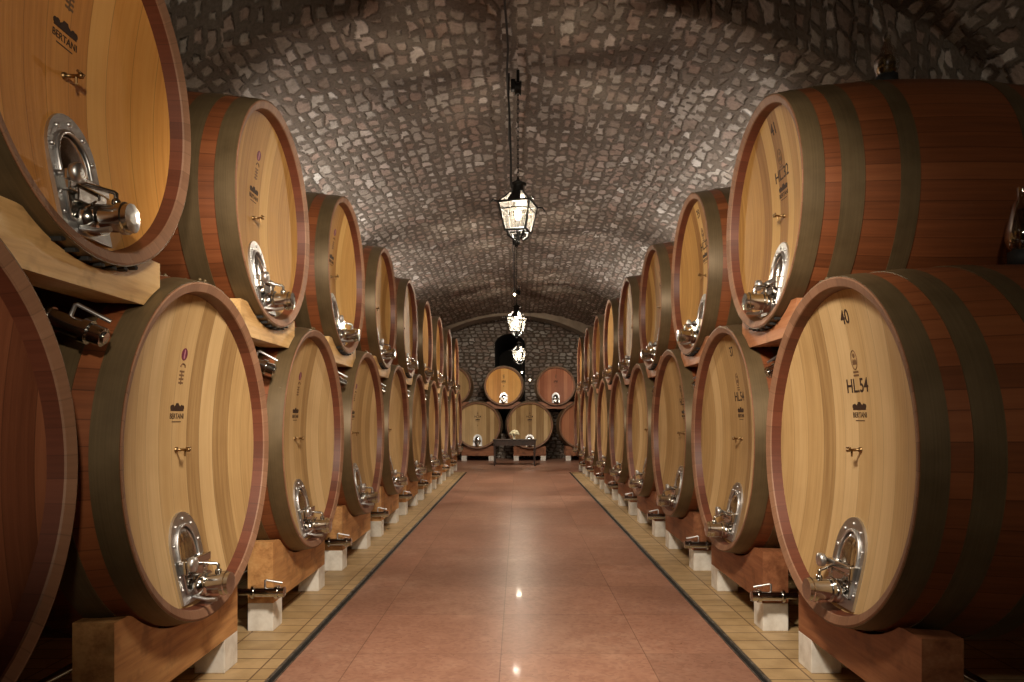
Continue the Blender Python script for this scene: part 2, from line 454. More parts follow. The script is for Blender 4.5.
# end wall with a dark arched niche
NX0, NHW, NTOP = -.33, .62, 5.08
def end_wall():
    pts = []
    N = 24
    arch = [(NX0-NHW, 1.0)] + [(NX0-NHW*math.cos(PI*k/N), NTOP-.45+.45*math.sin(PI*k/N)) for k in range(N+1)] + [(NX0+NHW, 1.0)]
    V = [(-A_V, -.02), (-A_V, 6.4), (A_V, 6.4), (A_V, -.02)]
    outer = [(-A_V, -.02)] + [(-A_V, 6.4), (A_V, 6.4), (A_V, -.02)]
    bm = bmesh.new()
    def quad(*p): bm.faces.new([bm.verts.new((x, WALL_Y, z)) for x, z in p])
    quad((-A_V, -.02), (NX0-NHW, -.02), (NX0-NHW, 6.4), (-A_V, 6.4))
    quad((NX0+NHW, -.02), (A_V, -.02), (A_V, 6.4), (NX0+NHW, 6.4))
    quad((NX0-NHW, -.02), (NX0+NHW, -.02), (NX0+NHW, 1.0), (NX0-NHW, 1.0))
    for k in range(1, len(arch)-2):
        a, c = arch[k], arch[k+1]; quad(a, c, (c[0], 6.4), (a[0], 6.4))
    vi = [bm.verts.new((x, WALL_Y, z)) for x, z in arch]
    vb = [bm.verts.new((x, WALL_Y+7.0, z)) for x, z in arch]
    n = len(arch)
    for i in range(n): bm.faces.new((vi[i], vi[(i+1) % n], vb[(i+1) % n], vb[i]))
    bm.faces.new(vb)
    bmesh.ops.recalc_face_normals(bm, faces=bm.faces)
    me = bpy.data.meshes.new('wall_end'); bm.to_mesh(me); bm.free()
    uv = me.uv_layers.new(name='metres')
    for lp in me.loops:
        co = me.vertices[lp.vertex_index].co; uv.data[lp.index].uv = (co.x+co.y-WALL_Y, co.z)
    me.materials.append(M['rubble_wall']); me.materials.append(M['niche_dark'])
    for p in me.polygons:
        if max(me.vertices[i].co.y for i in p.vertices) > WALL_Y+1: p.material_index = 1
    o = bpy.data.objects.new('wall_end', me); COL.objects.link(o); struct(o)
end_wall()
# plastered transverse arch in front of the end wall
b = MB(); N = 40; ring = []
for k in range(N+1):
    t = PI*k/N
    xo, zo = -A_V*math.cos(t), Z_SP + (Z_TOP+.12-Z_SP)*math.sin(t)
    xi, zi = -.2-(A_V-.5)*math.cos(t), 1.7 + (Z_TOP-.1-1.7)*math.sin(t)
    ring.append((xo, zo, xi, zi))
V = []; F = []
for (xo, zo, xi, zi) in ring:
    V += [(xo, 27.0, zo), (xi, 27.0, zi), (xi, 28.0, zi), (xo, 28.0, zo)]
for k in range(N):
    for j in range(3):
        F.append((k*4+j, k*4+j+1, (k+1)*4+j+1, (k+1)*4+j))
b.add(V, F, 0, False); struct(b.build('trim_1', M['plaster']))

b = MB(); b.box((0, (AISLE_END-3)/2, -.06), (2*HALF_DRAIN-.07, AISLE_END+3, .12)); b.box((0, (AISLE_END+WALL_Y)/2, -.06), (2*A_V, WALL_Y-AISLE_END, .12))
struct(b.build('floor', M['red_floor']))
for s, nm in ((-1, 'trim_2'), (1, 'trim_3')):
    b = MB(); xa = HALF_DRAIN+.035; b.box((s*(xa+A_V)/2, (AISLE_END-3)/2, -.06), (A_V-xa, AISLE_END+3, .12))
    struct(b.build('floor_tiles_left' if s < 0 else 'floor_tiles_right', M['tile']))
    b = MB(); b.box((s*HALF_DRAIN, (AISLE_END-3)/2, -.07), (.07, AISLE_END+3, .12), 1)
    b.box((s*(HALF_DRAIN+.022), (AISLE_END-3)/2, -.004), (.022, AISLE_END+3, .016), 0, .003)
    b.box((s*(HALF_DRAIN-.028), (AISLE_END-3)/2, -.005), (.01, AISLE_END+3, .012), 0)
    struct(b.build(nm, [M['rail'], M['slot']]))

# ------------------------------------------------------------------ casks
def text_mesh(s, size, name, mat, parent, y, z, x, rot=0.0, sx=1.0):
    cu = bpy.data.curves.new(name, 'FONT'); cu.body = s; cu.size = size; cu.align_x = 'CENTER'; cu.align_y = 'CENTER'; cu.extrude = .0006; cu.offset = size*.012
    tmp = bpy.data.objects.new('tmp', cu); COL.objects.link(tmp)
    bpy.context.view_layer.update()
    me = bpy.data.meshes.new_from_object(tmp.evaluated_get(bpy.context.evaluated_depsgraph_get()))
    bpy.data.objects.remove(tmp); bpy.data.curves.remove(cu)
    me.name = name; me.materials.clear(); me.materials.append(mat)
    c, sn = math.cos(rot), math.sin(rot)
    for v in me.vertices:
        a, bb, d = v.co.x*sx, v.co.y, v.co.z
        a, bb = a*c-bb*sn, a*sn+bb*c
        v.co = Vector((x-.0012-d, y-a, z+bb))
    o = bpy.data.objects.new(name, me); COL.objects.link(o); o.parent = parent; return o

def disc(mb, x, y, z, r, mat=0, ry=None, n=20, th=.0012):
    mb.prism([(y+(ry or r)*math.cos(2*PI*k/n), z+r*math.sin(2*PI*k/n)) for k in range(n)], x-th, x, mat)

def emblem(parent, hx, z, axis, mat):
    """villa roofline between rounded trees, with the name and a rule below"""
    b = MB()
    x = hx-.0006
    for (yy, r) in ((-.07, .014), (-.053, .017), (.053, .017), (.07, .014)): disc(b, x, yy, z+.006, r, 0, n=14)
    b.prism([(-.078, z-.014), (.078, z-.014), (.078, z-.002), (-.078, z-.002)], x-.0012, x)
    b.prism([(-.036, z-.002), (.036, z-.002), (.036, z+.012), (.02, z+.022), (.014, z+.032), (-.014, z+.032), (-.02, z+.022), (-.036, z+.012)], x-.0012, x)
    b.build('emblem', mat, axis)
    text_mesh('BERTANI', .043, 'lettering', mat, axis, 0, z-.045, hx)
    b = MB(); b.prism([(-.055, z-.079), (.055, z-.079), (.055, z-.074), (-.055, z-.074)], hx-.0014, hx); b.build('underline', mat, axis)

def bulge(x, L, R, B):
    k = (x-L/2)/(L/2); return R + B*(1-k*k)

def arch(w, z0, z1, rise, n=14):
    """outline (y,z) of a plate with a rounded top"""
    p = [(-w, z0), (w, z0)]
    for k in range(n+1):
        t = PI*k/n; p.append((w*math.cos(t), z1-rise+rise*math.sin(t)))
    return p

def make_cask(R, L, headmat, kind, B=.095, number=None, capacity=None, stamp='seal', drain=None, dside=-1, hat=(.185, .5), seg=96):
    """front at local x=0, body along +x, base at z=0"""
    root = empty('wine_cask')
    Z = R
    hx = .086; th = .054; rh = R-th-.010
    dish = .126*R/.955
    def D(y, z):     # depth of the dished head behind the rim plane
        return hx + dish*max(0, 1-(y*y+z*z)/(rh*rh))
    def follow(mb, z=None):
        for v in mb.v: v.x += (D(v.y, v.z) if z is None else D(0, z)) - hx
    # staves with chimes
    b = MB()
    N = 22
    prof = [(hx+.02, rh-.004), (hx, rh), (.024, R-th), (.016, R-th+.004), (0, R-.007), (.004, R)]
    mats = [2, 2, 1, 1, 1]
    for k in range(N+1):
        x = .004 + (L-.016)*k/N
        prof.append((x, bulge(x, L, R, B))); mats.append(0)
    mats[5] = 0
    prof += [(L, R-.012), (L, R-th), (L-hx, rh)]; mats += [1, 1, 2]
    mats = mats[:len(prof)-1]
    b.lathe(prof, 'x', seg, 0, True, mats=mats)
    b.lathe([(L-hx, rh), (L-hx, .001)], 'x', seg, 0, False)
    st = b.build('staves', [M['stave'], M['rim'], M['chime']], root, (0, 0, Z))
    # head
    b = MB(); b.lathe([(D(0, rh*q/10.0), max(.001, (rh+.003)*q/10.0)) for q in range(10, -1, -1)], 'x', seg, 0, True)
    b.lathe([(hx+.03, rh+.003), (hx, rh+.003)], 'x', seg, 0, False)
    b.build('head', headmat, root, (0, 0, Z))
    hx2 = hx
    # hoops
    for (x0, x1) in ((.006, .13), (.228, .365), (.575, .69), (L-.69, L-.575), (L-.365, L-.228), (L-.13, L-.006)):
        b = MB(); e = .005
        pr = [(x0, bulge(x0, L, R, B)-.002), (x0, bulge(x0, L, R, B)+e)] + [(x0+(x1-x0)*q/4, bulge(x0+(x1-x0)*q/4, L, R, B)+e) for q in range(1, 5)] + [(x1, bulge(x1, L, R, B)-.002)]
        b.lathe(pr, 'x', seg, 0, True, mats=[0]*(len(pr)-1))
        xm = (x0+x1)/2
        for a in (.03, .10):
            rr = bulge(xm, L, R, B)+e
            for dx in (-.04, .04):
                b.sphere((xm+dx, rr*math.sin(a), rr*math.cos(a)), .011, 0, 8, 6)
        b.build('hoop', M['hoop'], root, (0, 0, Z))
    # hatch
    hw, hh = hat
    z0 = -math.sqrt(max(.01, rh*rh-hw*hw))+.012; z1 = z0+hh
    axis = root
    o = empty('tmp')
    bpy.data.objects.remove(o)
    b = MB()
    P = arch(hw, z0, z1, min(hh*.48, hw*1.15)); iw = hw*.66
    Q = arch(iw, z0+.06, z1-.075, min(hh*.40, iw*1.2))
    n = len(P)
    V = [(hx-.014, y, z) for y, z in P] + [(hx-.014, y, z) for y, z in Q] + [(hx+.004, y, z) for y, z in P] + [(hx+.006, y, z) for y, z in Q]
    F = []
    for k in range(n):
        k2 = (k+1) % n
        F += [(k, k2, n+k2, n+k), (k, 2*n+k, 2*n+k2, k2), (n+k, n+k2, 3*n+k2, 3*n+k)]
    b.add(V, F)
    for (y, z) in [((P[i][0]+Q[i][0])/2, (P[i][1]+Q[i][1])/2) for i in (3, 6, 9, 12, 15)] + [((hw+iw)/2, z0+hh*.3), (-(hw+iw)/2, z0+hh*.3), ((hw+iw)/2, z0+.08), (-(hw+iw)/2, z0+.08)]:
        b.lathe([(hx-.013, .011), (hx-.022, .010), (hx-.024, .004)], 'x', 8, 1, True, c=(0, y, z), cap1=True)
    # raised lip round the opening
    ring = [(hx-.018, y, z) for y, z in Q]; b.tube(ring+[ring[0]], .010, 0, 8, False)
    follow(b)
    hatch = b.build('hatch_plate', [M['steel'], M['steel']], root, (0, 0, Z))
    # domed door
    b = MB(); rows = []
    cyy, czz = 0, (z0+z1)/2+.02
    for q, (f, d) in enumerate(((1.0, .002), (.93, -.010), (.75, -.024), (.5, -.033), (.25, -.037), (.02, -.038))):
        rows.append([(hx+d, cyy+(y-cyy)*f, czz+(z-czz)*f) for y, z in Q])
    V = [p for r in rows for p in r]; m = len(Q)
    F = [(i*m+k, i*m+(k+1) % m, (i+1)*m+(k+1) % m, (i+1)*m+k) for i in range(len(rows)-1) for k in range(m)]
    b.add(V, F, 0, True); follow(b); b.build('hatch_door', M['mirror'], hatch)
    # clamp bar with two lugs
    zb = z0+hh*.44
    b = MB(); b.box((hx-.062, 0, zb), (.022, hw*1.75, .045), 0, .006)
    for s in (-1, 1):
        b.box((hx-.035, s*hw*.62, zb-.02), (.07, .06, .085), 0, .008)
    b.box((hx-.052, 0, zb-.06), (.03, hw*.9, .07), 0, .012)
    follow(b, zb)
    b.build('clamp_bar', M['mirror'], hatch)
    b = MB(); b.lathe([(hx-.03, .012), (hx-.085, .012), (hx-.085, .038), (hx-.10, .042), (hx-.118, .040), (hx-.122, .015)], 'x', 16, 0, True, c=(0, hw*.80, zb+.005), cap1=True, mats=None)
    follow(b, zb)
    b.build('clamp_knob', M['steel'], hatch)
    # racking valve, low on the hatch
    zv = z0+hh*.17
    b = MB()
    b.sphere((hx-.045, 0, zv-.01), (.07, .085, .07), 0, 18, 12)
    b.lathe([(hx-.03, .05), (hx-.075, .052), (hx-.075, .074), (hx-.092, .074), (hx-.092, .06), (hx-.175, .06), (hx-.175, .07), (hx-.196, .07), (hx-.20, .063), (hx-.222, .063), (hx-.224, .025)], 'x', 24, 0, True, c=(0, -.01, zv), cap1=True, mats=[0]*10)
    follow(b, zv)
    vb = b.build('racking_valve', M['mirror'], root, (0, 0, Z))
    b = MB(); b.tube([(hx-.15, -.01, zv+.05), (hx-.15, -.01, zv+.105), (hx-.14, -.01, zv+.113), (hx-.05, .045, zv+.13), (hx-.03, .05, zv+.132)], .010, 0, 8)
    b.sphere((hx-.15, -.01, zv+.068), .02, 0, 10, 8)
    follow(b, zv)
    b.build('valve_lever', M['mirror'], vb)
    b = MB(); b.tube([(hx-.04, .06, zv-.06), (hx-.12, .075, zv-.075), (hx-.18, .085, zv-.07)], .012, 0, 8)
    follow(b, zv)
    b.build('valve_bracket', M['steel'], vb)
    # sample tap at the middle of the head
    b = MB()
    b.lathe([(hx+.004, .016), (hx-.012, .016), (hx-.012, .009), (hx-.068, .008), (hx-.068, .012), (hx-.084, .012), (hx-.086, .004)], 'x', 12, 0, True, c=(0, 0, 0), cap1=True)
    b.tube([(hx-.055, 0, -.002), (hx-.055, 0, -.038)], [.007, .005], 0, 8)
    b.tube([(hx-.076, -.024, .012), (hx-.076, .024, .012)], .006, 0, 8)
    follow(b, 0)
    b.build('sample_tap', M['brass'], root, (0, 0, Z))
    # marks burnt or stamped into the head
    mk = root
    class Ax: pass
    holder = root
    def put(o): o.location = (0, 0, Z)
    before = set(root.children)
    hs = hx+.001
    emblem(root, hs, .225*R/.9, root, M['ink'])
    if stamp == 'purple':
        zc = .58*R
        b = MB(); disc(b, hs, -.01, zc, .036, 0); disc(b, hs-.0013, -.01, zc+.008, .02, 1, .006); disc(b, hs-.0013, -.01, zc-.012, .017, 1, .006); disc(b, hs-.0012, -.01, zc, .0285, 1, .004)
        b.build('round_stamp', [M['purple'], M['lilac']], root)
        b = MB()   # faded upright mark below it: an open ring over short bars
        yc = -.012
        zt = zc-.075
        pts = [(hs-.001, yc+.027*math.cos(t), zt+.021*math.sin(t)) for t in [PI*(.0+1.0*k/14) for k in range(15)]]
        b.tube(pts, .0045, 0, 6)
        for q in range(4):
            b.prism([(yc-.028, zt-.030-.022*q), (yc+.028, zt-.030-.022*q), (yc+.028, zt-.019-.022*q), (yc-.028, zt-.019-.022*q)], hs-.001, hs)
        b.prism([(yc-.005, zt-.10), (yc+.005, zt-.10), (yc+.005, zt-.02), (yc-.005, zt-.02)], hs-.0012, hs)
        b.build('upright_mark', M['ink_soft'], root)
    else:
        zc = .53*R
        b = MB()
        el = [(hs-.001, .034*math.cos(t), zc+.055*math.sin(t)) for t in [2*PI*k/24 for k in range(25)]]
        b.tube(el, .003, 0, 6, False)
        b.prism([(-.024, zc-.028), (.024, zc-.028), (.024, zc-.008), (.012, zc+.006), (0, zc-.004), (-.012, zc+.006), (-.024, zc-.008)], hs-.001, hs)
        disc(b, hs, 0, zc+.024, .014, 0, n=12)
        for q in range(2): b.prism([(-.032, zc-.076-.02*q), (.032, zc-.076-.02*q), (.032, zc-.064-.02*q), (-.032, zc-.064-.02*q)], hs-.001, hs)
        b.build('oval_stamp', M['ink_soft'], root)
        if capacity: text_mesh(capacity, .115, 'capacity_mark', M['ink'], root, 0, .375*R, hs, 0, .95)
        if number: text_mesh(number, .115, 'painted_number', M['ink'], root, .01, .78*R, hs, 0, .9)
    for o in root.children:
        if o not in before:
            put(o)
            for v in o.data.vertices: v.co.x += D(v.co.y, v.co.z) - hx - .0008
    # bottom drain
    if drain == 'low':
        b = MB(); x1 = .62; zz = -R-.20
        rb = bulge(x1, L, R, B)
        b.tube([(x1, 0, -rb+.02), (x1, 0, zz+.05), (x1, dside*.04, zz), (x1, dside*.81, zz), (x1-.05, dside*.86, zz), (.25, dside*.86, zz)], .026, 0, 10)
        b.lathe([(.27, .03), (.27, .05), (.25, .05), (.25, .036), (.09, .036), (.09, .05), (.065, .05), (.065, .04), (.02, .04), (.018, .02)], 'x', 18, 0, True, c=(0, dside*.86, zz), cap1=True, mats=[0]*9)
        d = b.build('drain_pipe', M['mirror'], root, (0, 0, Z))
        b = MB(); b.tube([(.17, dside*.86, zz+.03), (.17, dside*.86, zz+.085), (.16, dside*.855, zz+.09), (.05, dside*.82, zz+.06)], .009, 0, 8); b.build('drain_lever', M['steel'], d)
    elif drain == 'high':
        b = MB(); rb = bulge(.55, L, R, B)
        p0 = Vector((.55, 0, -rb+.02)); p1 = Vector((.48, 0, -rb-.10)); p2 = Vector((.04, -.06, -rb-.27))
        b.tube([p0, (p0+p1)/2, p1, p1+(p2-p1)*.12, p2], .028, 0, 10)
        d3 = (p2-p1).normalized()
        q = d3.to_track_quat('X', 'Z').to_matrix().to_4x4(); q.translation = p1+(p2-p1)*.45
        b.lathe([(0, .03), (0, .052), (.02, .052), (.02, .044), (.16, .044), (.16, .056), (.19, .056), (.19, .044), (.25, .044), (.252, .02)], 'x', 18, 0, True, M=q, cap1=True, mats=[0]*9)
        d = b.build('drain_pipe', M['mirror'], root, (0, 0, Z))
        b = MB(); b.tube([q @ Vector((.09, 0, .04)), q @ Vector((.09, 0, .09)), q @ Vector((.10, 0, .096)), q @ Vector((.24, .03, .075))], .010, 0, 8); b.build('drain_lever', M['steel'], d)
    return root

ORD = ['nearest', 'second', 'third', 'fourth', 'fifth', 'sixth', 'seventh', 'eighth', 'ninth', 'tenth']
def nth(i, n):
    if i == 0: return 'nearest'
    if i == n-1: return 'farthest'
    return ORD[i]

low_left = [Y_LOW0+PITCH*i for i in range(-1, 9)]
low_right = [Y_LOW0+PITCH*i for i in range(0, 9)]
up_left = [Y_UPL0+PITCH_UP*i for i in range(-1, 8)]
up_right = [Y_UP0+PITCH_UP*i for i in range(0, 8)]

def row(protos, ys, side, z, base, group, special=None):
    n = len(ys)
    for i, y in enumerate(ys):
        p, used = protos[min(i, len(protos)-1)]
        loc = (side*XF, y, z); rz = PI if side < 0 else 0
        if not used:
            o = p; o.location = loc; o.rotation_euler = (0, 0, rz); protos[min(i, len(protos)-1)][1] = True
        else: o = dup(p, loc, rz)
        lab = (special or {}).get(i) or base % nth(i, n)
        tag(o, lab, 'cask', group)

pL = [[make_cask(R_LOW, L_LOW, M['head_shaded'], 'low', stamp='purple', drain='low', dside=1), False],
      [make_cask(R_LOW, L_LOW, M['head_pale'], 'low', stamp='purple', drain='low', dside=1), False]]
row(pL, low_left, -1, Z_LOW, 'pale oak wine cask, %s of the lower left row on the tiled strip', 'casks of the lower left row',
    {0: 'oak cask with shade-darkened reddish head cut off by the left edge, lower left row', 1: 'large pale oak cask with purple round stamp, second of the lower left row'})
pR = [[make_cask(R_LOWR, L_LOW, M['head_pale'], 'low', B=.068, number='40', capacity='HL.54', drain='low'), False],
      [make_cask(R_LOWR, L_LOW, M['head_pale'], 'low', B=.068, number='37', capacity='HL.54', drain='low'), False],
      [make_cask(R_LOWR, L_LOW, M['head_pale'], 'low', B=.068, capacity='HL.54', drain='low'), False]]
row(pR, low_right, 1, Z_LOWR, 'pale oak wine cask marked HL.54, %s of the lower right row', 'casks of the lower right row',
    {0: 'large pale oak cask numbered 40 with HL.54 mark, nearest of the lower right row', 1: 'pale oak cask numbered 37 with HL.54 mark, second of the lower right row'})
pUL = [[make_cask(R_UPL, L_UP, M['head_amber'], 'up', B=.075, stamp='purple', drain='high', hat=(.172, .53)), False],
       [make_cask(R_UPL, L_UP, M['head_honey'], 'up', B=.075, stamp='purple', drain='high', hat=(.172, .53)), False]]
row(pUL, up_left, -1, Z_UPL, 'honey oak wine cask, %s of the upper left row on its wooden saddle', 'casks of the upper left row',
    {0: 'amber oak cask at the top left corner, nearest of the upper left row'})
pUR = [[make_cask(R_UP, L_UP, M['head_honey'], 'up', number='41', capacity='HL.32', drain='high', hat=(.172, .53)), False],
       [make_cask(R_UP, L_UP, M['head_honey'], 'up', number='39', capacity='HL.32', drain='high', hat=(.172, .53)), False],
       [make_cask(R_UP, L_UP, M['head_honey'], 'up', capacity='HL.32', drain='high', hat=(.172, .53)), False]]
row(pUR, up_right, 1, Z_UP, 'honey oak wine cask marked HL.32, %s of the upper right row', 'casks of the upper right row',
    {0: 'honey oak cask numbered 41 with reddish hooped side, nearest of the upper right row', 1: 'honey oak cask numbered 39, second of the upper right row'})

# end casks facing down the aisle
def end_cask(p, first, x, z, lab):
    o = p if first else dup(p, (0, 0, 0))
    o.location = (x, END_Y, z); o.rotation_euler = (0, 0, PI/2)
    tag(o, lab, 'cask', 'casks across the far end'); return o
RE_L, RE_U = .88, .74
eL = make_cask(RE_L, 1.5, M['head_pale'], 'end', stamp='seal', capacity='HL.54', hat=(.17, .44), B=.07)
ZE_L = .48
end_cask(eL, True, -1.55, ZE_L, 'yellowish oak cask left of the dark table, lower tier of the far end')
end_cask(eL, False, .45, ZE_L, 'oak cask directly behind the dark table, lower tier of the far end')
eLr = make_cask(RE_L, 1.5, M['head_red'], 'end', stamp='seal', hat=(.17, .44), B=.07)
end_cask(eLr, True, 2.45, ZE_L, 'reddish oak cask half hidden at right, lower tier of the far end')
eU = make_cask(RE_U, 1.5, M['head_amber'], 'end', stamp='seal', hat=(.15, .40), B=.07)
ZE_U = 2.13
end_cask(eU, True, -.55, ZE_U, 'glowing amber cask left of centre, upper tier of the far end')
eUr = make_cask(RE_U, 1.5, M['head_red'], 'end', stamp='seal', hat=(.15, .40), B=.07)
end_cask(eUr, True, 1.45, ZE_U, 'red brown cask right of centre, upper tier of the far end')
eUp = make_cask(RE_U, 1.5, M['head_pale'], 'end', stamp='seal', hat=(.15, .40), B=.07)
end_cask(eUp, True, -2.55, ZE_U, 'pale cask half hidden at left, upper tier of the far end')

# ------------------------------------------------------------------ cradles and blocks
def make_cradle(R, zc, half, z0, z1, wood, name='cask_cradle', x0=.145, x1=.345, gap=(.034, .062), under=None, L=2.2, two=True):
    """beam under the front (and rear) of a cask; the hollow follows the cask; local z is the world's"""
    root = empty(name)
    def prof(g):
        n = 36; top = []; bot = []
        for k in range(n+1):
            y = -half + 2*half*k/n
            rr = R+g
            t = z1
            if abs(y) < rr: t = min(z1, zc-math.sqrt(rr*rr-y*y))
            lo = z0
            if under:
                ru, zu, o_neg, o_pos = under
                for s in (-1, 1):
                    dy = y-s*(o_neg if s < 0 else o_pos)
                    if abs(dy) < ru+g: lo = max(lo, zu+math.sqrt((ru+g)**2-dy*dy))
            top.append((y, max(t, lo+.012))); bot.append((y, lo))
        return bot + top[::-1]
    for (a, bb, g) in ([(x0, x1, gap)] + ([(L-x1, L-x0, gap[::-1])] if two else [])):
        b = MB(); b.prism(prof(g[0]), a, bb, 0, False, poly1=prof(g[1]))
        bm_o = b.build('beam', wood, root)
    return root

def blocks(x, y, rz, half, h, where, group, zc=0):
    for s, nm in ((-1, 'near'), (1, 'far')):
        b = MB(); b.box((0, 0, h/2), (.20, .22, h), 0, .006)
        o = b.build('concrete_block', M['block']); o.location = (x, y+s*(half-.11), 0)
        tag(o, 'white block under the %s end of the cradle of %s' % (nm, where), 'block', group)

H_BLK = .22
crL = make_cradle(R_LOW, Z_LOW+R_LOW, .75, H_BLK, .70, M['beam_mid'], gap=(.04, .066), L=L_LOW)
crR = make_cradle(R_LOWR, Z_LOWR+R_LOWR, .75, H_BLK, .625, M['beam_red'], gap=(.04, .066), L=L_LOW)
ZC = Z_LOW+R_LOW
upd = PITCH/2
cuL = make_cradle(R_UPL, Z_UPL+R_UPL, .575, 2.23, 2.465, M['beam_light'], 'cask_saddle', x0=.06, x1=.26, gap=(.026, .056), under=(R_LOW, ZC, upd-.05, upd+.05), L=L_UP)
cuR = make_cradle(R_UP, Z_UP+R_UP, .575, 2.23, 2.465, M['beam_rose'], 'cask_saddle', x0=.06, x1=.26, gap=(.026, .056), under=(R_LOWR, Z_LOWR+R_LOWR, upd+.03, upd-.03), L=L_UP)
def cradle_row(p, ys, side, lab, group, blk=None):
    n = len(ys)
    for i, y in enumerate(ys):
        loc = (side*XF, y, 0); rz = PI if side < 0 else 0
        if i == 0: o = p; o.location = loc; o.rotation_euler = (0, 0, rz)
        else: o = dup(p, loc, rz)
        tag(o, lab % nth(i, n), 'cradle', group)
        if blk:
            blocks(side*(XF+.245), y, rz, .755, H_BLK, blk % nth(i, n), 'white blocks under the %s cradles' % ('left' if side < 0 else 'right'))
cradle_row(crL, low_left, -1, 'honey brown timber cradle under the %s cask of the lower left row', 'timber cradles of the left row', 'the %s lower left cask')
cradle_row(crR, low_right, 1, 'red brown timber cradle under the %s cask of the lower right row', 'timber cradles of the right row', 'the %s lower right cask')
cradle_row(cuL, up_left, -1, 'light timber saddle under the %s cask of the upper left row', 'timber saddles of the upper left row')
cradle_row(cuR, up_right, 1, 'brown timber saddle under the %s cask of the upper right row', 'timber saddles of the upper right row')
# dark spacers between hoop and saddle
def spacers(ys, side, z, R, where, group, n=7):
    proto = None
    rr = R+.0155
    for i, y in enumerate(ys[:5]):
        for k in range(n):
            a = (k-(n-1)/2)*.092/rr
            if proto is None:
                b = MB(); b.box((0, 0, 0), (.05, .034, .018), 0, .003); o = b.build('wedge', M['rubber']); proto = o
            else: o = proto.copy(); COL.objects.link(o)
            o.location = (side*(XF+.045), y+rr*math.sin(a), z+R-rr*math.cos(a)); o.rotation_euler = (-a, 0, 0)
            tag(o, 'small black wedge between the front hoop and saddle of the %s upper %s cask' % (nth(i, len(ys)), where), 'wedge', group % nth(i, len(ys)))
spacers(up_left, -1, Z_UPL, R_UPL, 'left', 'black wedges under the %s upper left cask')
spacers(up_right, 1, Z_UP, R_UP, 'right', 'black wedges under the %s upper right cask')

# end-row supports
eCr = make_cradle(RE_L, ZE_L+RE_L, .62, .19, .56, M['beam_red'], L=1.5, gap=(.038, .064))
for i, (x, w) in enumerate(((-1.55, 'the far cask left of the table'), (.45, 'the far cask behind the table'), (2.45, 'the half hidden far cask at right'))):
    o = eCr if i == 0 else dup(eCr, (0, 0, 0))
    o.location = (x, END_Y, 0); o.rotation_euler = (0, 0, PI/2)
    tag(o, 'red brown timber cradle under %s' % w, 'cradle', 'timber cradles across the far end')
    for s, nm in ((-1, 'left'), (1, 'right')):
        b = MB(); b.box((0, 0, .095), (.2, .2, .19), 0, .006); k = b.build('concrete_block', M['block']); k.location = (x+s*.52, END_Y+.245, 0)
        tag(k, 'white block, %s end of the cradle under %s' % (nm, w), 'block', 'white blocks across the far end')
eS = make_cradle(RE_U, ZE_U+RE_U, .66, 2.0, 2.26, M['beam_red'], 'cask_saddle', L=1.5, gap=(.038, .064), under=(RE_L, ZE_L+RE_L, 1.0, 1.0))
for i, (x, w) in enumerate(((-.55, 'amber far cask left of centre'), (1.45, 'red far cask right of centre'), (-2.55, 'pale half hidden far cask'))):
    o = eS if i == 0 else dup(eS, (0, 0, 0))
    o.location = (x, END_Y, 0); o.rotation_euler = (0, 0, PI/2)
    tag(o, 'red brown timber saddle under the %s' % w, 'saddle', 'timber saddles across the far end')

# ------------------------------------------------------------------ glass airlocks on the near right casks
def airlock(loc, h, lab, bh=.055):
    e = bh-.055
    root = empty('fermentation_airlock', loc)
    b = MB(); b.lathe([(.004, .05), (.006, .052), (.01, .075), (.045+e, .075), (.055+e, .05)], 'z', 20, 0, True, cap0=True, cap1=True); b.build('bung', M['rubber'], root)
    b = MB(); b.lathe([(.05+e, .045), (.07+e, .07), (.12+e, .088), (.17+e, .085), (h*.68, .062), (h*.8, .05), (h*.86, .028), (h*.93, .026), (h, .03)], 'z', 20, 0, True); b.build('glass_bell', M['bell_glass'], root)
    b = MB(); b.lathe([(.05+e, .018), (h*.7, .018), (h*.72, .04), (h*.45, .045)], 'z', 16, 0, True); b.build('inner_tube', M['bell_glass'], root)
    b = MB(); b.lathe([(.058+e, .055), (.075+e, .066), (.12+e, .082), (.125+e, .02)], 'z', 16, 0, True); b.build('lock_water', M['water'], root)
    tag(root, lab, 'airlock'); return root
M['water'] = glass_mat('amber airlock water', (.75, .62, .32), .05, .2)
airlock((XF+.95, Y_UP0, Z_UP+2*R_UP+.09), .41, 'glass airlock with black bung on top of the cask numbered 41', .13)
airlock((XF+1.15, Y_LOW0, Z_LOWR+2*R_LOWR+.074), .46, 'glass airlock on the cask numbered 40, at the right edge', .10)

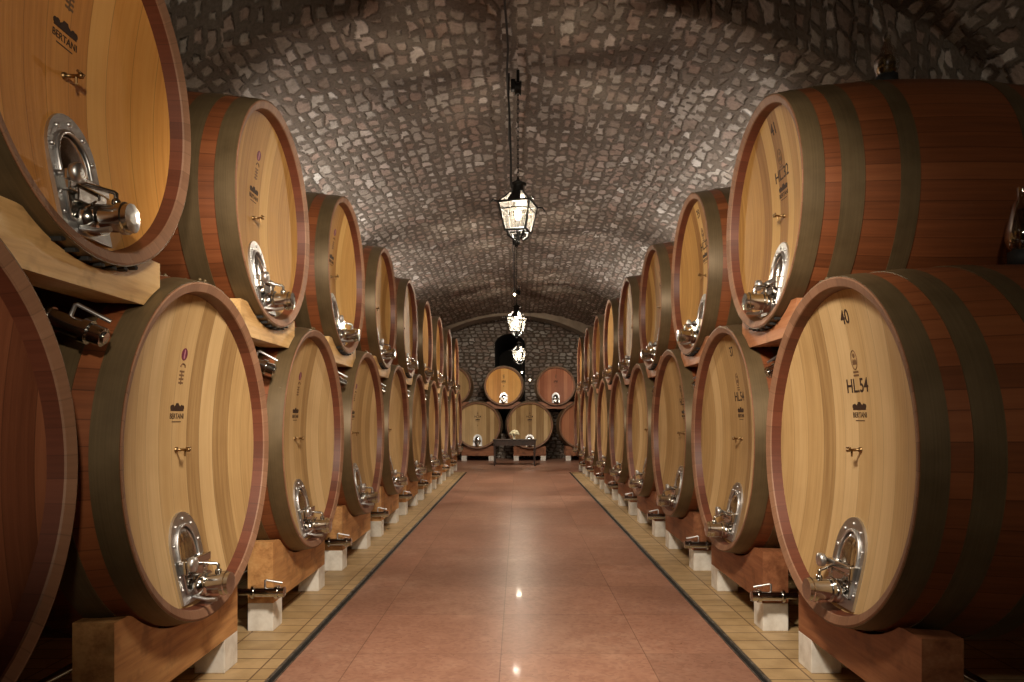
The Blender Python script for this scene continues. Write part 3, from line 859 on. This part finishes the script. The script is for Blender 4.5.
# ------------------------------------------------------------------ lanterns
def make_lantern():
    """local origin at the lamp's centre"""
    root = empty('hanging_lantern')
    wt, wb, zt, zb = .175, .115, .115, -.185
    def frame(w, z, r, mb):
        c = [(w, w, z), (-w, w, z), (-w, -w, z), (w, -w, z), (w, w, z)]
        for k in range(4): mb.tube([c[k], c[k+1]], r, 0, 6)
    b = MB()
    frame(wt, zt, .014, b); frame(wb, zb, .014, b); frame(wt*.90, zt-.075, .007, b)
    for sx in (-1, 1):
        for sy in (-1, 1):
            b.tube([(sx*wt, sy*wt, zt), (sx*wb, sy*wb, zb)], .013, 0, 6)
            b.tube([(sx*wt*.98, sy*wt*.98, zt+.005), (sx*.065, sy*.065, zt+.13)], .010, 0, 6)
            b.tube([(sx*wt, sy*wt, zt), (sx*(wt+.05), sy*(wt+.05), zt+.006), (sx*(wt+.075), sy*(wt+.075), zt-.035)], [.010, .009, .005], 0, 6)
            b.tube([(sx*wb*.8, sy*wb*.8, zb), (sx*.085, sy*.085, zb-.05), (sx*.045, sy*.045, zb-.09)], [.012, .018, .012], 0, 6)
    for a in (0, 1): b.tube([(-wb if a else 0, 0 if a else -wb, zb), (wb if a else 0, 0 if a else wb, zb)], .009, 0, 6)
    b.tube([(0, 0, zb), (0, 0, zb-.13)], [.02, .016], 0, 8); b.sphere((0, 0, zb-.13), .024, 0, 10, 8)
    for a in (0, 1):
        b.tube([(-.07 if a else 0, 0 if a else -.07, zb-.075), (.07 if a else 0, 0 if a else .07, zb-.075)], .008, 0, 6)
    b.build('iron_frame', M['black'], root)
    # roof: dark panels between frame and chimney
    b = MB(); q = .068
    V = [(-wt, -wt, zt), (wt, -wt, zt), (wt, wt, zt), (-wt, wt, zt), (-q, -q, zt+.13), (q, -q, zt+.13), (q, q, zt+.13), (-q, q, zt+.13)]
    for k in range(4):
        k2 = (k+1) % 4
        a0, a1, c0, c1 = (Vector(V[i]) for i in (k, k2, 4+k, 4+k2))
        L = lambda p, r, t: p+(r-p)*t
        # glazed corner panes either side of an iron centre panel
        b.add([L(a0, a1, .28), L(a0, a1, .72), L(c0, c1, .85), L(c0, c1, .15)], [(0, 1, 2, 3)], 0)
        b.add([a0, L(a0, a1, .28), L(c0, c1, .15), c0], [(0, 1, 2, 3)], 1)
        b.add([L(a0, a1, .72), a1, c1, L(c0, c1, .85)], [(0, 1, 2, 3)], 1)
    b.lathe([(zt+.125, .08), (zt+.14, .07), (zt+.20, .06), (zt+.215, .058), (zt+.215, .095), (zt+.228, .095), (zt+.262, .03), (zt+.285, .014), (zt+.30, .012)], 'z', 16, 0, True, cap1=True)
    b.build('lantern_roof', [M['black'], M['pane']], root)
    b = MB()
    for k in range(4):
        c = [(-1, -1), (1, -1), (1, 1), (-1, 1)]; a0, a1 = c[k], c[(k+1) % 4]
        b.add([(a0[0]*wb, a0[1]*wb, zb), (a1[0]*wb, a1[1]*wb, zb), (a1[0]*wt, a1[1]*wt, zt), (a0[0]*wt, a0[1]*wt, zt)], [(0, 1, 2, 3)])
    b.build('glass_panes', M['pane'], root)
    b = MB(); b.lathe([(.055, .001), (.05, .016), (.03, .032), (.0, .036), (-.03, .03), (-.05, .018), (-.062, .014)], 'z', 16, 0, True, cap1=True); b.build('bulb', M['bulb'], root)
    b = MB(); b.tube([(0, 0, -.06), (0, 0, -.12), (0, 0, zb)], [.018, .018, .012], 0, 10); b.build('bulb_holder', M['black'], root)
    return root
lan = make_lantern()
lanterns = [(.0, 8.0, 3.93, 'nearest hanging iron lantern, largest, below the ridge cable'), (-.03, 15.2, 3.67, 'second hanging iron lantern, between the nearest and farthest lanterns'), (.03, 21.2, 3.52, 'farthest hanging iron lantern in front of the dark niche')]
for i, (x, y, z, lab) in enumerate(lanterns):
    o = lan if i == 0 else dup(lan, (x, y, z))
    o.location = (x, y, z); o.rotation_euler = (0, 0, -.28 if i == 0 else -.25)
    tag(o, lab, 'lantern', 'hanging iron lanterns')
    # suspension: bracket on the ridge, pulley and chain
    h = empty('hanging_chain', (x, y, 0))
    zt = z+.115+.308; zp = 5.31
    b = MB(); nl = int((zp-zt)/.05)
    for k in range(nl):
        za = zt+(zp-zt)*k/nl; zb_ = zt+(zp-zt)*(k+1)/nl; m = (za+zb_)/2; hh = (zb_-za)*.62; r = .011
        pts = [(0, r*math.cos(t), m+hh*math.sin(t)) if k % 2 else (r*math.cos(t), 0, m+hh*math.sin(t)) for t in [2*PI*j/10 for j in range(11)]]
        b.tube(pts, .0042, 0, 5, False)
    b.build('chain', M['black'], h)
    b = MB(); b.lathe([(-.035, .03), (-.035, .085), (-.012, .06), (.012, .06), (.035, .085), (.035, .03)], 'x', 18, 0, True, c=(0, 0, zp+.03), cap0=True, cap1=True); b.build('pulley', M['black'], h)
    b = MB(); b.box((-.02, 0, zp+.07), (.12, .06, .05), 0, .006); b.box((-.055, 0, zp+.06), (.05, .08, .12), 0, .01); b.tube([(0, 0, zp+.08), (0, 0, vault_z(0, y)-.06)], .018, 0, 8)
    b.tube([(0, 0, zp+.03), (0, 0, zp+.08)], .012, 0, 8)
    b.build('bracket', M['black'], h)
    tag(h, 'iron chain and pulley holding the %s lantern' % ('nearest', 'second', 'farthest')[i], 'chain', 'lantern chains')
    ld = bpy.data.lights.new('lantern_light', 'POINT'); ld.energy = (250, 460, 460)[i]; ld.color = (1.0, .89, .73); ld.shadow_soft_size = .05
    lo = bpy.data.objects.new('lantern_light', ld); COL.objects.link(lo); lo.location = (x, y, z)
# electric cable along the ridge, dropping to each lantern
def cable(pts, lab):
    b = MB(); b.tube(pts, .012, 0, 6); o = b.build('hanging_cable', M['cable']); tag(o, lab, 'cable'); return o
pts = [(-.115+.012*math.sin(k*1.9), 2.0+k*.5, vault_z(0, 8)-.085+.02*math.sin(k*1.3)) for k in range(50)]
cable(pts, 'black power cable running along the crown of the vault')
x, y, z, _ = lanterns[0]
cable([(-.10, y-.07, 5.47), (-.105, y-.07, 5.2), (-.085, y-.07, 4.8), (-.075, y-.08, 4.45), (-.075, y-.13, z+.36), (-.07, y-.135, z+.25)], 'black cable dropping beside the chain to the nearest lantern')

# small bare bulbs on thin wires
def pendant(x, y, z, lab):
    root = empty('bare_bulb_pendant', (x, y, z))
    b = MB(); b.sphere((0, 0, 0), .028 if y > 20 else .02, 0, 12, 8); b.build('bulb', M['tiny_bulb'], root)
    b = MB(); b.tube([(0, 0, .02), (0, 0, .09)], .016, 0, 8); b.tube([(0, 0, .09), (0, 0, vault_z(x, y)-z-.06)], .006, 0, 6); b.build('wire', M['cable'], root)
    tag(root, lab, 'lamp', 'small bare bulbs')
pendant(.15, 26.4, 3.32, 'small bare bulb on a wire below the farthest lantern')
pendant(.44, 26.4, 3.04, 'lower small bare bulb hanging between the two far upper casks')
pendant(-.06, 12.4, 3.79, 'small bare bulb glinting just above the second lantern')

# ------------------------------------------------------------------ table and bouquet
def make_table():
    root = empty('wooden_table', (-.115, 25.0, 0)); H = .91; W = 1.5; D = .8
    b = MB(); b.box((0, 0, H-.018), (W, D, .036), 0, .006); b.build('tabletop', M['dark_wood'], root)
    b = MB()
    for s in (-1, 1):
        b.box((0, s*(D/2-.05), H-.125), (W-.12, .025, .18), 0); b.box((s*(W/2-.05), 0, H-.125), (.025, D-.12, .18), 0)
    b.build('apron', M['dark_wood'], root)
    for sx in (-1, 1):
        for sy in (-1, 1):
            b = MB(); x, y = sx*(W/2-.06), sy*(D/2-.06)
            V = []; 
            for (z, w) in ((0, .022), (H-.215, .034), (H-.036, .04)):
                V += [(x-w, y-w, z), (x+w, y-w, z), (x+w, y+w, z), (x-w, y+w, z)]
            F = [(0, 3, 2, 1), (8, 9, 10, 11)]
            for i in range(2):
                for k in range(4): F.append((i*4+k, i*4+(k+1) % 4, (i+1)*4+(k+1) % 4, (i+1)*4+k))
            b.add(V, F); b.build('leg', M['dark_wood'], root)
    tag(root, 'dark wooden table standing at the far end of the aisle', 'table')
make_table()
root = empty('flower_vase', (-.13, 24.85, .91))
b = MB(); b.lathe([(0, .045), (.01, .05), (.03, .03), (.08, .024), (.13, .04), (.15, .045)], 'z', 16, 0, True, cap0=True); b.build('vase', M['vase'], root)
b = MB(); rg = random.Random(5)
for k in range(60):
    t = rg.uniform(0, 2*PI); q = rg.uniform(0, 1)**.5
    rx = .155*q; h = .15 + .14*math.sqrt(max(0, 1-q*q)) + rg.uniform(-.01, .01)
    if rx*math.cos(t) < -.06: h -= .02
    bm = bmesh.new(); bmesh.ops.create_icosphere(bm, subdivisions=1, radius=rg.uniform(.028, .045))
    for v in bm.verts: v.co = v.co*rg.uniform(.85, 1.15) + Vector((rx*math.cos(t), rx*math.sin(t)*.8, h))
    b.bm(bm, 0, True)
o = b.build('flower_head', M['petal'], root); o['kind'] = 'stuff'
tag(root, 'cream bouquet in a white vase on the dark table', 'flowers')

# ------------------------------------------------------------------ lights
def spot(name, loc, to, energy, angle, col, size=.3, blend=.8):
    ld = bpy.data.lights.new(name, 'SPOT'); ld.energy = energy; ld.spot_size = math.radians(angle); ld.spot_blend = blend
    ld.color = col; ld.shadow_soft_size = size
    o = bpy.data.objects.new(name, ld); COL.objects.link(o); o.location = loc
    o.rotation_euler = (Vector(to)-Vector(loc)).to_track_quat('-Z', 'Y').to_euler(); return o
spot('fill_spot', (0, 2.4, 3.75), (0, 8, .5), 820, 108, (1.0, .86, .68), .25, .8)  # added fill over the near aisle, no fixture there
spot('fill_spot', (0, 21.5, 5.1), (0, 27.5, 1.6), 600, 90, (1.0, .88, .72), .3)  # added fill that brightens the far-end casks
spot('fill_spot', (1.0, -2.2, 3.4), (-1.8, 3.06, 3.15), 620, 46, (1.0, .86, .66), .15, .7)  # unseen fill added behind the camera for the nearest left casks
spot('fill_spot', (-.6, -2.2, 3.9), (2.6, 4.4, 2.7), 250, 48, (1.0, .88, .70), .15, .7)  # unseen fill added behind the camera for the right cask sides
for y, e in ((11.0, 330), (16.5, 360), (20.0, 260)):
    spot('fill_spot', (0, y, 5.3), (0, y+.6, 0), e, 84, (1.0, .88, .72), .2, .7)  # downward fill added along the aisle to brighten the floor
for y in (8.3, 9.8, 11.3, 12.8, 15.4, 17.0, 18.6):
    for s in (-1, 1):
        spot('vault_uplight', (s*2.9, y, 4.15), (s*2.3, y+.3, 5.6), 48, 132, (1.0, .93, .84), .08, .5)

w = bpy.data.worlds.new('world'); S.world = w; w.use_nodes = True
w.node_tree.nodes['Background'].inputs[0].default_value = (.05, .045, .04, 1); w.node_tree.nodes['Background'].inputs[1].default_value = .5

# ------------------------------------------------------------------ camera
cd = bpy.data.cameras.new('camera'); cam = bpy.data.objects.new('camera', cd); COL.objects.link(cam)
cam.location = (0, 0, EYE); cam.rotation_euler = (PI/2, 0, 0)
cd.sensor_width = 36; cd.lens = 719/1024*36; cd.shift_x = -6/1024; cd.shift_y = 76/1024; cd.clip_start = .05
S.camera = cam
S.view_settings.view_transform = 'Standard'; S.view_settings.look = 'None'; S.view_settings.gamma = 1; S.view_settings.use_curve_mapping = False
S.view_settings.exposure = 0.12
S.cycles.use_denoising = True
S.cycles.max_bounces = 8; S.cycles.diffuse_bounces = 5; S.cycles.glossy_bounces = 4; S.cycles.transparent_max_bounces = 16
